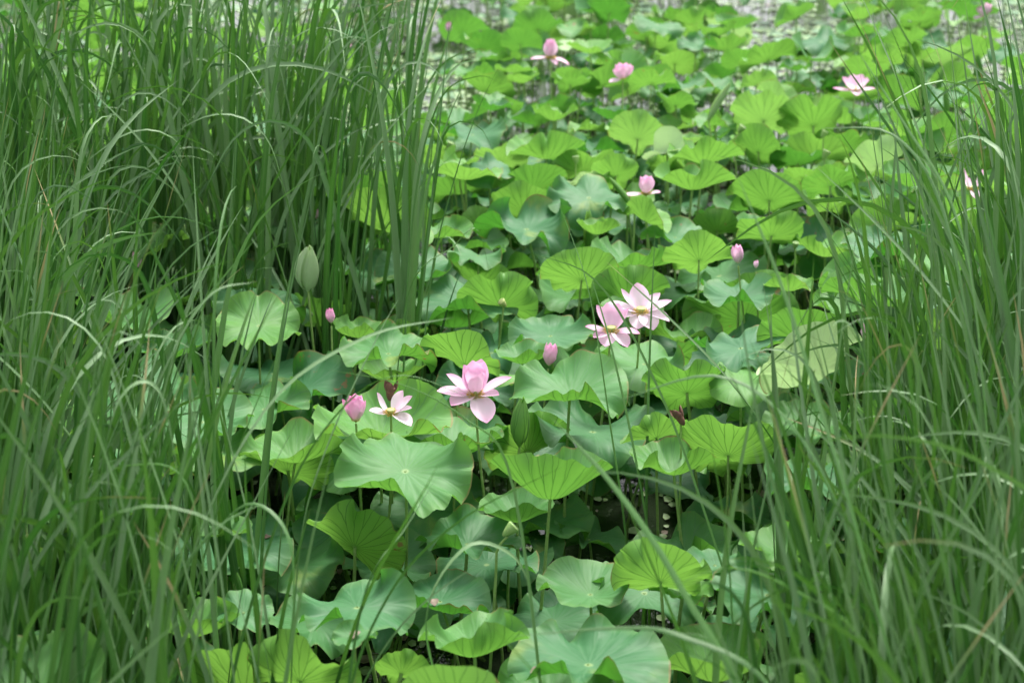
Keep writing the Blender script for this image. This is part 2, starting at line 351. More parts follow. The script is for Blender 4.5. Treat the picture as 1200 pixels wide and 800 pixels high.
# ------------------------------------------------------------------ the leaves read off the photograph
# px, py (middle of the leaf in the photo), width in px, kind, tint, height, tilt, tilt direction, label
H = [
 (668, 457, 132, 'dish', .38, .98, 3, 262, 20, 'pale veined lotus leaf with scalloped rim facing up, right of the large open pink flower'),
 (475, 552, 168, 'flat', .42, .95, 3, 100, 8, 'broad wavy pale green lotus leaf in front of the two small pink flowers'),
 (455, 410, 112, 'dish', .35, .98, 8, 250, None, 'pale rounded lotus leaf above the pink half-open flower at the reed edge'),
 (545, 397, 112, 'fan', .80, 1.0, 34, 60, None, 'large bright yellow-green arched lotus leaf just behind the large open pink flower'),
 (420, 385, 70, 'cup', .8, .9, 10, 80, None, 'bright green lotus leaf beside the closed magenta bud'),
 (303, 378, 100, 'dish', .75, 1.02, 30, 300, None, 'light green rounded lotus leaf glowing behind arching reed blades'),
 (236, 490, 115, 'dish', .25, 1.0, 24, 300, None, 'tilted blue-green lotus leaf among the reeds, left of the bright cupped leaf'),
 (345, 522, 130, 'cup', .70, .9, 12, 90, None, 'wide bright green cupped lotus leaf left of the half-open pink flower'),
 (270, 645, 150, 'flat', .05, .60, 8, 270, None, 'broad dark blue-green lotus leaf spread behind the thin foreground reeds'),
 (263, 618, 66, 'cup', .55, .90, 6, 90, None, 'little cupped lotus leaf standing over the broad dark blue-green leaf'),
 (222, 728, 128, 'cup', .75, .80, 18, 90, None, 'bright cupped lotus leaf low among the left foreground reeds'),
 (285, 715, 70, 'dish', .2, .8, 4, 90, None, 'small pale blue-green lotus leaf touching the low bright cupped leaf'),
 (350, 764, 134, 'fan', .98, .92, 42, 75, None, 'lime green fan-shaped lotus leaf at the bottom edge, dark veins showing'),
 (418, 712, 145, 'flat', .08, .80, 6, 270, None, 'dark blue-green lotus leaf behind the lime fan-shaped leaf'),
 (515, 705, 118, 'flat', .04, .62, 8, 260, None, 'torn dark blue-green lotus leaf, low, between two bright wavy leaves'),
 (470, 772, 66, 'fan', 1.0, .80, 40, 90, None, 'small lime lotus leaf right of the fan-shaped leaf at the bottom edge'),
 (415, 745, 50, 'dish', .3, .95, 12, 290, None, 'small curled lotus leaf with pale top, between the two lime leaves at the bottom'),
 (556, 748, 135, 'cup', .55, .90, 12, 100, None, 'wavy lotus leaf with upturned rim and glowing green side near the bottom edge'),
 (690, 772, 185, 'dish', .05, .86, 2, 270, 8, 'biggest lotus leaf at the bottom edge, dark blue-green with ribbed veins'),
 (775, 652, 114, 'fan', .95, 1.0, 44, 80, None, 'bright lime lotus leaf standing upright against the dark gap, small curled lip'),
 (800, 690, 75, 'cup', .9, .82, 14, 90, None, 'lime green cupped lotus leaf under the upright bright lime leaf'),
 (692, 680, 118, 'cup', .35, .80, 4, 80, 28, 'shallow cupped lotus leaf with pale wavy rim, left of the upright lime leaf'),
 (548, 633, 118, 'dish', .12, .70, 8, 270, None, 'blue-green lotus leaf below the nodding green seed head'),
 (645, 548, 128, 'funnel', .55, 1.08, 22, 90, 54, 'tall ribbed funnel-shaped lotus leaf on a thick pale stalk below the pale veined leaf'),
 (606, 588, 78, 'funnel', .45, .84, 8, 90, None, 'small pale funnel leaf behind the leaning flower stem'),
 (532, 510, 118, 'cup', .45, .86, 6, 100, 24, 'wavy-rimmed lotus leaf directly under the large open pink flower'),
 (610, 518, 36, 'roll', .75, .96, 6, 270, None, 'tightly rolled young lotus leaf left of the pale veined leaf'),
 (806, 432, 105, 'fan', .55, .96, 36, 90, None, 'green ribbed lotus leaf standing below the pair of pale pink flowers'),
 (770, 492, 78, 'fan', .8, .9, 30, 110, None, 'bright green lotus leaf between the pale veined leaf and the dark seed head'),
 (855, 502, 120, 'fan', .80, .92, 40, 80, None, 'wide bright green lotus leaf right of the withered dark bud'),
 (956, 400, 128, 'fan', 1.62, 1.2, 50, 118, 26, 'big pale folded lotus leaf with whitish face half behind the right reeds'),
 (868, 448, 80, 'drape', .8, .9, 12, 250, None, 'crinkled light green lotus leaf left of the big pale folded leaf'),
 (586, 332, 98, 'fan', .65, .95, 38, 90, None, 'smooth mid green lotus leaf standing behind the arched yellow-green leaf'),
 (682, 303, 92, 'fan', .85, .98, 44, 85, None, 'bright green fan-shaped lotus leaf left of the slim pink bud'),
 (820, 283, 80, 'fan', .95, 1.02, 46, 95, None, 'light lime fan-shaped lotus leaf just above the slim pink bud'),
 (442, 318, 90, 'dish', .15, .86, 10, 280, None, 'pale blue-green lotus leaf touching the edge of the back reeds'),
 (490, 316, 100, 'dish', .10, .9, 18, 250, None, 'smooth blue-green lotus leaf leaning beside the back reeds'),
 (548, 352, 112, 'dish', .06, .85, 14, 270, None, 'dark blue-green lotus leaf behind the arched yellow-green leaf'),
 (617, 264, 115, 'dish', .02, .84, 12, 275, None, 'darkest smooth lotus leaf in the middle, below a row of green fans'),
 (690, 232, 100, 'drape', .10, .92, 14, 270, None, 'wavy blue-green lotus leaf left of the small pink flower'),
 (640, 172, 95, 'cup', .75, .95, 14, 90, None, 'bright green scalloped cup-shaped leaf far behind, left of the veined fan leaf'),
 (748, 142, 76, 'fan', 1.15, 1.0, 46, 75, None, 'veined fan-shaped leaf with white central rib below the far round pink flower'),
 (722, 190, 58, 'fan', .85, .98, 50, 90, None, 'small light green fan leaf on a bent stalk above the small pink flower'),
 (650, 132, 62, 'cup', .8, .95, 14, 90, None, 'bright leaf below the far pink flower with two drooping petals'),
 (545, 198, 84, 'cup', .95, 1.0, 16, 80, None, 'lime green lotus leaf glowing at the right tip of the back reeds'),
 (614, 224, 84, 'fan', .7, .9, 42, 95, None, 'mid green fan leaf just above the darkest smooth leaf'),
 (825, 178, 92, 'cup', .85, .98, 16, 90, None, 'wide bright green leaf upper of two right of the small pink flower'),
 (812, 208, 95, 'cup', .8, .95, 18, 90, None, 'wide bright green leaf lower of two right of the small pink flower'),
 (896, 118, 84, 'fan', 1.15, 1.05, 46, 80, None, 'tall yellow-green fan leaf, left one of the big far pair'),
 (955, 122, 90, 'fan', .80, 1.05, 44, 95, None, 'tall green fan leaf with clear ribs, right one of the big far pair'),
 (1030, 172, 76, 'fan', 1.4, 1.0, 44, 100, None, 'pale green fan leaf behind the sparse reed tips'),
 (757, 254, 50, 'fold', .95, 1.0, 36, 30, None, 'folded lime lotus leaf standing just below the small pink flower'),
 (700, 266, 58, 'cup', .9, .9, 14, 90, None, 'small bright green leaf between the wavy blue-green leaf and the fan leaf'),
 (782, 172, 48, 'fold', 1.6, .98, 40, 200, None, 'folded whitish lotus leaf left of two wide bright leaves'),
 (744, 246, 13, 'roll', .8, 1.0, 38, 170, None, 'pale rolled leaf sloping left beside the small pink flower'),
 (830, 140, 13, 'roll', 1.4, 1.0, 28, 10, None, 'slanted pale rolled leaf left of the big far pair of fans'),
 (900, 692, 135, 'dish', .05, .82, 10, 260, None, 'broad blue-green lotus leaf low behind the right foreground reeds'),
 (922, 636, 105, 'cup', .65, .9, 14, 90, None, 'bright green cupped lotus leaf inside the right reeds'),
 (838, 660, 70, 'dish', .12, .8, 10, 260, None, 'blue-green leaf between the upright lime leaf and the right reeds'),
 (866, 345, 90, 'dish', .06, .9, 14, 250, None, 'blue-green rippled lotus leaf under the slim pink bud'),
 (925, 332, 62, 'cup', .85, .94, 16, 100, None, 'small bright green leaf right of the slim pink bud'),
 (645, 390, 95, 'dish', .08, .82, 12, 270, None, 'blue-green leaf left of the pair of pale pink flowers'),
 (612, 415, 70, 'cup', .4, .84, 6, 90, None, 'green cupped leaf between the large open pink flower and the blue-green leaf'),
 (790, 540, 110, 'cup', .6, .86, 14, 90, None, 'green cupped lotus leaf above the dark open water gap'),
 (361, 338, 34, 'roll', 2.0, 1.0, 10, 270, None, 'plump pale rolled leaf in front of the back reeds'),
 (905, 255, 78, 'fan', .8, .96, 40, 90, None, 'bright green lotus leaf at the left edge of the right reeds'),
 (950, 560, 110, 'dish', .1, .84, 12, 270, None, 'blue-green lotus leaf just inside the right reeds'),
 (150, 545, 100, 'dish', .15, .85, 10, 290, None, 'blue-green lotus leaf seen in slits through the left reeds'),
 (740, 360, 80, 'cup', .5, .84, 10, 90, None, 'green leaf right behind the pair of pale pink flowers'),
 (560, 300, 70, 'flat', .25, .84, 6, 270, None, 'pale flat lotus leaf between the back reeds and the darkest leaf'),
 (283, 708, 9, 'roll', .4, .72, 3, 90, None, 'narrow green furled leaf hanging at the edge of the dark leaf'),
 (628, 632, 84, 'flat', .15, .30, 2, 270, None, 'small low lotus leaf beside the crooked stem of the nodding seed head'),
 (690, 632, 95, 'flat', .15, .25, 4, 270, None, 'low lotus leaf floating in the dark water gap'),
]
CURL = {  # where the photo shows a margin turned up or hanging: azimuth (270 = towards the camera), width, angle, start
 475: [(258, .36, 88, .42), (330, .3, -25, .5), (200, .35, 22, .5), (60, .5, -20, .5)], 556: [(285, .7, 80, .35), (30, .4, 30, .5), (180, .4, -30, .5)],
 532: [(250, .6, 60, .4), (330, .4, 45, .5)], 668: [(255, .2, 40, .6), (180, .4, -14, .6), (20, .5, -12, .6)], 690: [(120, .4, 22, .5), (20, .4, -22, .5)],
 692: [(180, .4, -45, .5), (350, .4, 35, .4)], 455: [(262, .3, 45, .55), (180, .4, 16, .5)], 545: [(330, .6, -45, .4)], 775: [(190, .16, 60, .6)],
 962: [(190, .5, 70, .3), (320, .5, 40, .4)], 236: [(300, .5, 60, .45), (180, .5, -20, .5)], 270: [(200, .4, -30, .5), (340, .4, -30, .5)], 548: [(270, .5, 35, .5), (0, .4, -25, .5)]}
heroes = []
for px, py, w, kind, tint, z, tilt, tdir, cup, lab in H:
    p, d = at(px, py, z)
    R = w * d / FPX / 2
    if kind in ('cup', 'fan', 'dish'): R *= 1.07
    if kind == 'fold': R *= 1.25
    if kind == 'funnel': R *= 1.3
    # shift the stalk head so that the leaf, not its navel, is centred on the pixel
    if kind in ('dish', 'flat') and px != 668: tilt -= 13 + (3 if tilt > 20 else 0)
    lift = {'cup': .30, 'fan': .55, 'funnel': .5, 'roll': .9, 'fold': .2, 'dish': .08}.get(kind, 0) * R
    p, d = at(px, py, z); p2, _ = at_d(px, py, d), 0
    if kind == 'roll': lift = 0
    h = leaf_spec(p2.x, p2.y, z - lift, R, kind, tint, tilt, tdir, cup, lab, True)
    if kind == 'roll': h['len'] = {610: 52, 744: 46, 830: 46, 361: 52, 283: 38}[px] * d / FPX * 1.05; h['slim'] = .9
    if px in CURL: h['curls'] = [(R_(a) - h['spin'], cw, ca, cs) for a, cw, ca, cs in CURL[px]]
    heroes.append(h)

# ------------------------------------------------------------------ flowers and buds: where they are
# px, py, height above water, kind, size, pinkness, label
FL = [
 (557, 462, 1.12, 'open_big', 1.0, .35, 'large open pink lotus flower with upright centre petals and one petal hanging forward'),
 (417, 492, 1.00, 'half', .82, .75, 'half-open pink lotus bud, left one of the two flowers by the reeds'),
 (458, 484, 1.00, 'ragged', .78, .15, 'ragged pale pink lotus flower dropping petals, right of the half-open bud'),
 (716, 388, 1.05, 'open_cup', .95, .35, 'pale pink open lotus flower, lower left one of the close pair'),
 (751, 366, 1.08, 'open_wide', 1.0, .12, 'nearly white wide open lotus flower, upper right one of the close pair'),
 (757, 227, 1.08, 'half_wide', .80, .40, 'small pink lotus flower with one petal lying out, above the folded lime leaf'),
 (730, 92, 1.15, 'round', .95, .45, 'round pink lotus flower far off, on a pale stalk above the veined fan leaf'),
 (645, 68, 1.15, 'droop2', 1.0, .50, 'far pink lotus flower with two drooping side petals'),
 (1002, 106, 1.10, 'low_open', 1.0, .35, 'flat open pink lotus flower right of the tall pair of fan leaves'),
 (1153, 19, 1.05, 'round', .95, .35, 'farthest pink lotus flower near the upper right corner'),
 (1139, 222, 1.10, 'two', .85, .45, 'pink lotus flower with two upright petals, half hidden by right reeds'),
]
BD = [
 (643, 428, .84, .95, .75, 'pointed pink bud peeping over the pale veined leaf'),
 (388, 378, 1.02, .62, .95, 'closed magenta bud beside the reeds, left of the arched leaf'),
 (865, 308, 1.12, .85, .45, 'slim pale pink bud standing alone on a long straight stem'),
 (886, 314, .98, .36, .35, 'tiny bud just right of the slim pale pink bud'),
 (407, 62, 1.05, .85, .9, 'far pink bud seen through the back reeds near the top'),
 (526, 38, 1.0, .8, .7, 'faint far pink bud just right of the reed tips'),
 (160, 314, 1.05, .75, .95, 'dark pink bud deep inside the left reeds'),
 (487, 281, 1.02, .55, .6, 'small pink bud at the right edge of the back reeds'),
 (371, 256, 1.0, .6, .7, 'dusky pink bud hidden among the back reeds'),
 (1014, 397, 1.1, .62, .6, 'pink bud beside the folded pale leaf in the right reeds'),
 (1190, 250, 1.0, .6, .7, 'pink bud behind the reeds at the right edge'),
]
SD = [  # px, py, z, size, kind, label
 (596, 622, .98, .75, 'pod', 'green seed head nodding on a crooked stem below the small funnel leaf'),
 (967, 182, 1.0, .8, 'pod', 'round green seed head, lower of two beside the right reed tips'),
 (965, 158, 1.0, .7, 'pod', 'round green seed head, upper of two beside the right reed tips'),
 (868, 152, 1.05, .75, 'pod', 'green seed head bent over on its stem below the big far pair'),
 (590, 356, .95, .6, 'spent', 'spent seed head with orange remains behind the arched leaf'),
 (798, 492, 1.0, .7, 'dark', 'withered dark brown bud on a thin stem between bright green leaves'),
 (457, 462, 1.05, .75, 'dark', 'dark brown seed head just behind the ragged pale flower'),
 (527, 172, 1.0, .8, 'pod', 'whitish seed head beside the back reed tips'),
 (675, 188, .95, .7, 'pod', 'pale seed head between far bright green leaves'),
 (932, 288, .95, .55, 'pod', 'little seed head right of the slim pink bud'),
 (536, 462, .9, .45, 'pod', 'small yellowish seed head close by the large open flower'),
]
prot = []                                              # px, py, radius, depth: things the fill must not hide
for px, py, z, *r in FL + BD + SD:
    p, d = at(px, py, z); prot.append((px, py - 5, 30 if (px, py, z, *r) in FL else 14, d))
for px, py, w, kind, tint, z, *r in H:
    p, d = at(px, py, z); prot.append((px, py, w * .36, d))

# ------------------------------------------------------------------ fill leaves
specs = list(heroes)
pts = [(s['x'], s['y'], s['R'], s['z']) for s in heroes]
grid = {}
def put(x, y, R, z): grid.setdefault((int(x // .6), int(y // .6)), []).append((x, y, R, z))
for q in pts: put(*q)
def near(x, y):
    cx, cy = int(x // .6), int(y // .6)
    for i in (-1, 0, 1):
        for j in (-1, 0, 1): yield from grid.get((cx + i, cy + j), ())
for _ in range(60000):
    t = rnd(); Y = 3.4 + 27 * t ** 1.0
    X = U(-1, 1) * (.34 * Y + 1.6)
    if Y > 12.5:                                         # open patches of water further out
        nz = noise.noise(Vector((X * .45, Y * .45, 3.1))) + .5
        if nz < .20 + min(.40, (Y - 12.5) * .13): continue
        if rnd() < min(.40, (Y - 12.5) * .11): continue
    low = rnd() < .28
    R = U(.12, .2) if low else U(.18, .31) * (1.1 if Y < 10 else .84)
    z = U(.18, .55) if low else U(.55, 1.02)
    ok = True
    for x2, y2, r2, z2 in near(X, Y):
        if math.hypot(X - x2, Y - y2) < (R + r2) * ((.55 if Y < 9 else .47) if abs(z - z2) < .22 else .32): ok = False; break
    if not ok: continue
    px, py, d = project(X, Y, z)
    rp = R * FPX / d
    for qx, qy, qr, qd in prot:
        if d < qd + .05 and math.hypot((px - qx), (py - qy) * 1.5) < rp * .95 + qr: ok = False; break
    if not ok: continue
    if 640 < px < 790 and 570 < py < 650: continue       # dark gap of open water
    k = rnd()
    far = Y > 9.5
    if low: kind = 'flat' if k < .6 else 'dish'
    elif far: kind = 'fan' if k < .36 else 'cup' if k < .60 else 'dish' if k < .72 else 'drape' if k < .84 else 'fold' if k < .92 else 'roll' if k < .94 else 'funnel'
    else: kind = 'fan' if k < .18 else 'cup' if k < .46 else 'dish' if k < .62 else 'drape' if k < .78 else 'flat' if k < .85 else 'fold' if k < .93 else 'funnel' if k < .98 else 'roll'
    base_t = {'fan': .7, 'cup': .6, 'funnel': .6, 'roll': .6, 'fold': .6}.get(kind, .18)
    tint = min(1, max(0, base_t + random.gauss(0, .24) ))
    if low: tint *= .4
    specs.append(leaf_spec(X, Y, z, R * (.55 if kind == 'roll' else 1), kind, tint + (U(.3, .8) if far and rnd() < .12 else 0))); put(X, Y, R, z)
    if len(specs) > 2600: break
grid2 = []                                               # a lower storey of broad leaves in the shade of the upper one
for _ in range(9000):
    Y = U(3.8, 14); X = U(-1, 1) * (.34 * Y + .8)
    if any((X - a) ** 2 + (Y - b) ** 2 < .36 ** 2 for a, b in grid2[-900:]): continue
    px, py, d = project(X, Y, .4)
    if 650 < px < 800 and 560 < py < 690: continue
    grid2.append((X, Y)); specs.append(leaf_spec(X, Y, U(.22, .52), U(.17, .27), random.choice(['flat', 'dish', 'dish', 'drape']), U(0, .35)))
for s in specs:
    s['px'], s['py'], s['d'] = project(s['x'], s['y'], s['z'])
    s['w'] = s['w']; s['pw'] = 2 * s['R'] * FPX / s['d']
    inside = -30 < s['px'] < 1230 and -20 < s['py'] < 830
    s['rank'] = (1e6 if s['hero'] else 0) + (s['pw'] * (1 if s['z'] > .5 else .6) if inside else -1e5 + s['pw'])
specs.sort(key=lambda s: -s['rank'])
print('leaves', len(specs), 'in frame', sum(1 for s in specs if s['rank'] > 0))

# ------------------------------------------------------------------ names for everything else: relation to landmarks
LM = [  # px, py, phrase
 (557, 455, 'the large open pink flower'), (417, 482, 'the half-open pink flower'), (460, 478, 'the ragged pale flower'), (733, 372, 'the close flower pair'),
 (757, 220, 'the small pink flower'), (730, 85, 'the round far pink flower'), (645, 60, 'the far flower with drooping petals'), (1002, 100, 'the flat open far flower'),
 (1153, 14, 'the farthest pink flower'), (1139, 212, 'the flower behind right reeds'), (644, 425, 'the peeping pink bud'), (388, 371, 'the closed magenta bud'),
 (865, 298, 'the slim pale bud'), (407, 57, 'the far bud behind reeds'), (160, 306, 'the dark pink bud in reeds'), (1014, 390, 'the bud by the folded leaf'),
 (596, 620, 'the nodding seed head'), (798, 490, 'the withered dark bud'), (668, 457, 'the pale veined leaf'), (475, 556, 'the broad wavy pale leaf'),
 (545, 397, 'the arched yellow-green leaf'), (303, 378, 'the glowing leaf behind arched blades'), (236, 490, 'the tilted blue-green leaf'), (345, 522, 'the wide bright cupped leaf'),
 (270, 645, 'the broad dark leaf'), (352, 762, 'the lime fan-shaped leaf'), (690, 770, 'the biggest bottom leaf'), (775, 655, 'the upright lime leaf'),
 (645, 548, 'the tall funnel leaf'), (855, 502, 'the wide bright leaf by the dark bud'), (958, 395, 'the big folded leaf'), (617, 264, 'the darkest smooth leaf'),
 (640, 172, 'the far scalloped cup leaf'), (752, 142, 'the veined fan leaf'), (920, 118, 'the big far leaf pair'), (900, 692, 'the low broad leaf by right reeds'),
 (545, 198, 'the lime leaf at reed tips'), (818, 192, 'the two stacked bright leaves'), (526, 38, 'the faint far bud'), (965, 170, 'the two green seed heads'),
 (10, 10, 'the upper left corner'), (1190, 10, 'the upper right corner'), (10, 790, 'the lower left corner'), (1190, 790, 'the lower right corner'), (600, 5, 'the top edge middle'),
]
used = set()
def relation(px, py):
    q = sorted(LM, key=lambda l: math.hypot(l[0] - px, (l[1] - py)))
    def rel(l, fine=False):
        dx, dy = px - l[0], py - l[1]
        a = math.degrees(math.atan2(-dy, dx)) % 360
        w = ['right of', 'above right of', 'above', 'above left of', 'left of', 'below left of', 'below', 'below right of'][int(((a + 22.5) % 360) // 45)]
        dd = math.hypot(dx, dy)
        pre = 'just ' if dd < 45 else '' if dd < 110 else 'well '
        return pre + w + ' ' + l[2]
    for l in q[:3]: yield rel(l)
    for i in range(4):
        for j in range(i + 1, 5): yield 'between ' + q[i][2] + ' and ' + q[j][2]
    for l in q[3:14]: yield rel(l)
def label_for(looks, px, py):
    opts = [(l, r) for r in relation(px, py) for l in looks]
    for l, r in opts:
        s = l + ' ' + r
        if s not in used and len(s.split()) <= 16: used.add(s); return s
    return looks[0] + ' ' + next(relation(px, py))
KW = {'dish': 'shallow dish-like', 'flat': 'flat', 'cup': 'cupped', 'fan': 'upturned fan-shaped', 'drape': 'wavy drooping', 'fold': 'folded', 'roll': 'rolled young', 'funnel': 'funnel-shaped'}
def looks_of(s):
    c = 'lime green' if s['tint'] > .82 else 'bright green' if s['tint'] > .5 else 'mid green' if s['tint'] > .28 else 'blue-green' if s['tint'] > .1 else 'dark blue-green'
    lowy = 'low ' if s['z'] < .5 else ''
    sz = 'big ' if s['R'] > .26 else 'small ' if s['R'] < .17 else ''
    return [f"{sz}{lowy}{c} {KW[s['kind']]} lotus leaf", f"{lowy}{c} {KW[s['kind']]} lotus leaf"]

# ------------------------------------------------------------------ build the leaves
stuffB, stuffS = Acc(), Acc()
FALLEN = {}; SHED = []
for row in H:
    if row[:2] in ((415, 745), (690, 772), (515, 705), (270, 645)): FALLEN[row[8 + 1]] = {690: (200, 'brownish shed petal lying on the biggest leaf at the bottom edge'), 415: (250, 'dry shed petal lying on the small curled leaf between the lime leaves'),
        515: (260, 'reddish brown scrap lying on the torn dark leaf'), 270: (20, 'brownish scrap lying on the broad dark blue-green leaf behind the reeds')}[row[0]]
NIND = 290
for i, s in enumerate(specs):
    head = np.array((s['x'], s['y'], s['z'])); base = np.array((s['x'] + s['bx'], s['y'] + s['by'], -.06))
    if i < NIND:
        big = s['pw'] > 95
        lab = s['label'] or label_for(looks_of(s), s['px'], s['py'])
        if s['label']: used.add(lab)
        o = thing('lotus_leaf', lab, 'lotus leaf', (base[0], base[1], 0), 'lotus leaves standing in the pond')
        V, F, A = leaf_build(s, 100 if big else 60, 14 if big else 9)
        link('blade', mesh_from('blade', V, F, attrs=A, mats=M_leaf), o, (s['x'] - base[0], s['y'] - base[1], s['z']))
        if s['label'] in FALLEN:                          # a shed petal lying on this leaf
            az = R_(FALLEN[s['label']][0]); q = V[:, :2] - np.array((math.cos(az), math.sin(az))) * s['R'] * .5
            SHED.append((V[np.argmin((q ** 2).sum(1))] + head + (0, 0, .006), FALLEN[s['label']][1]))
        off = np.array((base[0], base[1], 0))
        V, F, A = stalk_geo(head - off + (0, 0, .002), base - off, s['rs'], 8, 10)
        link('stalk', mesh_from('stalk', V, F, mats=M_stalk), o)
    else:
        fr = s['rank'] > 0
        V, F, A = leaf_build(s, 40 if fr else 24, 6 if fr else 4)
        stuffB.add(V + head, F, A)
        V, F, A = stalk_geo(head, base, s['rs'], 4, 5); stuffS.add(V, F, {'u': A['u']})
if stuffB.n:
    o = link('lotus_leaves', stuffB.mesh('lotus_leaves', M_leaf)); o['kind'] = 'stuff'; o['label'] = 'mass of smaller lotus leaves filling the pond further out and low down'; o['category'] = 'lotus leaves'
    c = link('stalks', stuffS.mesh('stalks', M_stalk), o); c['kind'] = 'stuff'

# ------------------------------------------------------------------ flowers
def petal_geo(L, W, e0, e1, cross, tint, nu=8, nv=10, base_r=.012, tipcurl=0, point=0):
    """petal in its own frame: grows from the axis along +X; e0..e1 elevation angle along it; cross = sideways cupping (degrees)"""
    v = np.linspace(0, 1, nv + 1); u = np.linspace(-1, 1, nu + 1)
    e = R_(e0) + (R_(e1) - R_(e0)) * v ** 1.1 + R_(tipcurl) * np.clip((v - .75) / .25, 0, 1) ** 2
    e = e + R_(U(-9, 9)) * np.sin(v * np.pi * 1.5 + U(0, 2))
    cx = base_r + np.concatenate([[0], np.cumsum(np.cos(e[:-1]) * L / nv)]); cz = np.concatenate([[0], np.cumsum(np.sin(e[:-1]) * L / nv)])
    w = W * .5 * (np.sin(np.pi * np.clip(v, 0, 1) ** 1.12) ** .62 + .14 * (1 - v))
    w = w * (1 - point * v ** 3); w[-1] = W * .03
    V = []; uu = []; vv = []; ca = R_(cross)
    for i in range(nv + 1):
        nx, nz = -math.sin(e[i]), math.cos(e[i])         # up-normal of the petal face
        for k in range(nu + 1):
            a = u[k] * ca
            if abs(ca) > 1e-3: sx = math.sin(a) / ca; h = (1 - math.cos(a)) / ca
            else: sx, h = u[k], 0
            s = w[i] * sx; hh = w[i] * h
            V.append((cx[i] + nx * hh, s, cz[i] + nz * hh)); uu.append(u[k] * .5 + .5); vv.append(v[i])
    n = nu + 1
    F = np.array([(i * n + k, (i + 1) * n + k, (i + 1) * n + k + 1, i * n + k + 1) for i in range(nv) for k in range(nu)])
    return np.array(V), F, {'u': np.array(uu), 'v': np.array(vv), 'tint': np.full(len(V), tint)}
def add_petal(parent, az, L, W, e0, e1, cross, tint, loc=(0, 0, 0), **kw):
    V, F, A = petal_geo(L, W, e0, e1, cross, min(1, max(0, tint)), **kw)
    o = link('petal', mesh_from('petal', V, F, attrs=A, mats=M_petal), parent, loc); o.rotation_euler = (0, 0, R_(az)); return o
def pod_mesh(name, s, mat, spread=1.0):
    pr = [(.004, -.03), (.010, -.024), (.017, -.008), (.024 * spread, .012), (.028 * spread, .024), (.029 * spread, .028), (.026 * spread, .031), (.001, .032)]
    V, F = lathe([(r * s, z * s) for r, z in pr], 18); return mesh_from(name, V, F, mats=mat)
def seeds_mesh(s, zt=.031):
    a = Acc()
    for ring, n in ((0, 1), (.011, 6), (.020, 11)):
        for k in range(n):
            t = ST * k / n + ring * 30
            V, F = lathe([(.0001, .004 * s), (.0022 * s, .003 * s), (.0034 * s, 0), (.003 * s, -.003 * s)], 6)
            a.add(V + np.array((ring * s * math.cos(t), ring * s * math.sin(t), zt * s)), F, {'u': np.zeros(len(V))})
    return a.mesh('seeds', M_seed)
def stamens_mesh(s):
    a = Acc()
    for k in range(120):
        t = U(0, ST); e = U(.15, 1.1); L = U(.026, .040) * s
        d = np.array((math.cos(t) * math.cos(e), math.sin(t) * math.cos(e), math.sin(e)))
        p0 = np.array((math.cos(t) * .012 * s, math.sin(t) * .012 * s, -.008 * s))
        V, F, A = tube([p0, p0 + d * L * .6, p0 + d * L], [.0008 * s, .0009 * s, .0018 * s], 4); a.add(V, F, {'u': A['u']})
    return a.mesh('stamens', M_stamen)
def stem_for(root, r=.0065, lean=None, crook=False):
    z = root.location.z
    lx, ly = (U(-.12, .12), U(-.12, .12)) if lean is None else lean
    m = 12
    if crook: P = np.concatenate([bez((lx, ly, -z - .05), (lx * .5, ly, -z * .3), (-.045, 0, -.09), m - 4), np.array([(-.03, 0, -.055), (-.015, 0, -.035), (-.004, 0, -.025)])])
    else: P = bez((lx, ly, -z - .05), (lx * .2 + U(-.03, .03), ly * .2, -z * .45), (0, 0, -.018), m)
    V, F, A = tube(P, np.linspace(r * 1.15, r * .8, len(P)), 8)
    link('stem', mesh_from('stem', V, F, mats=M_stalk), root)
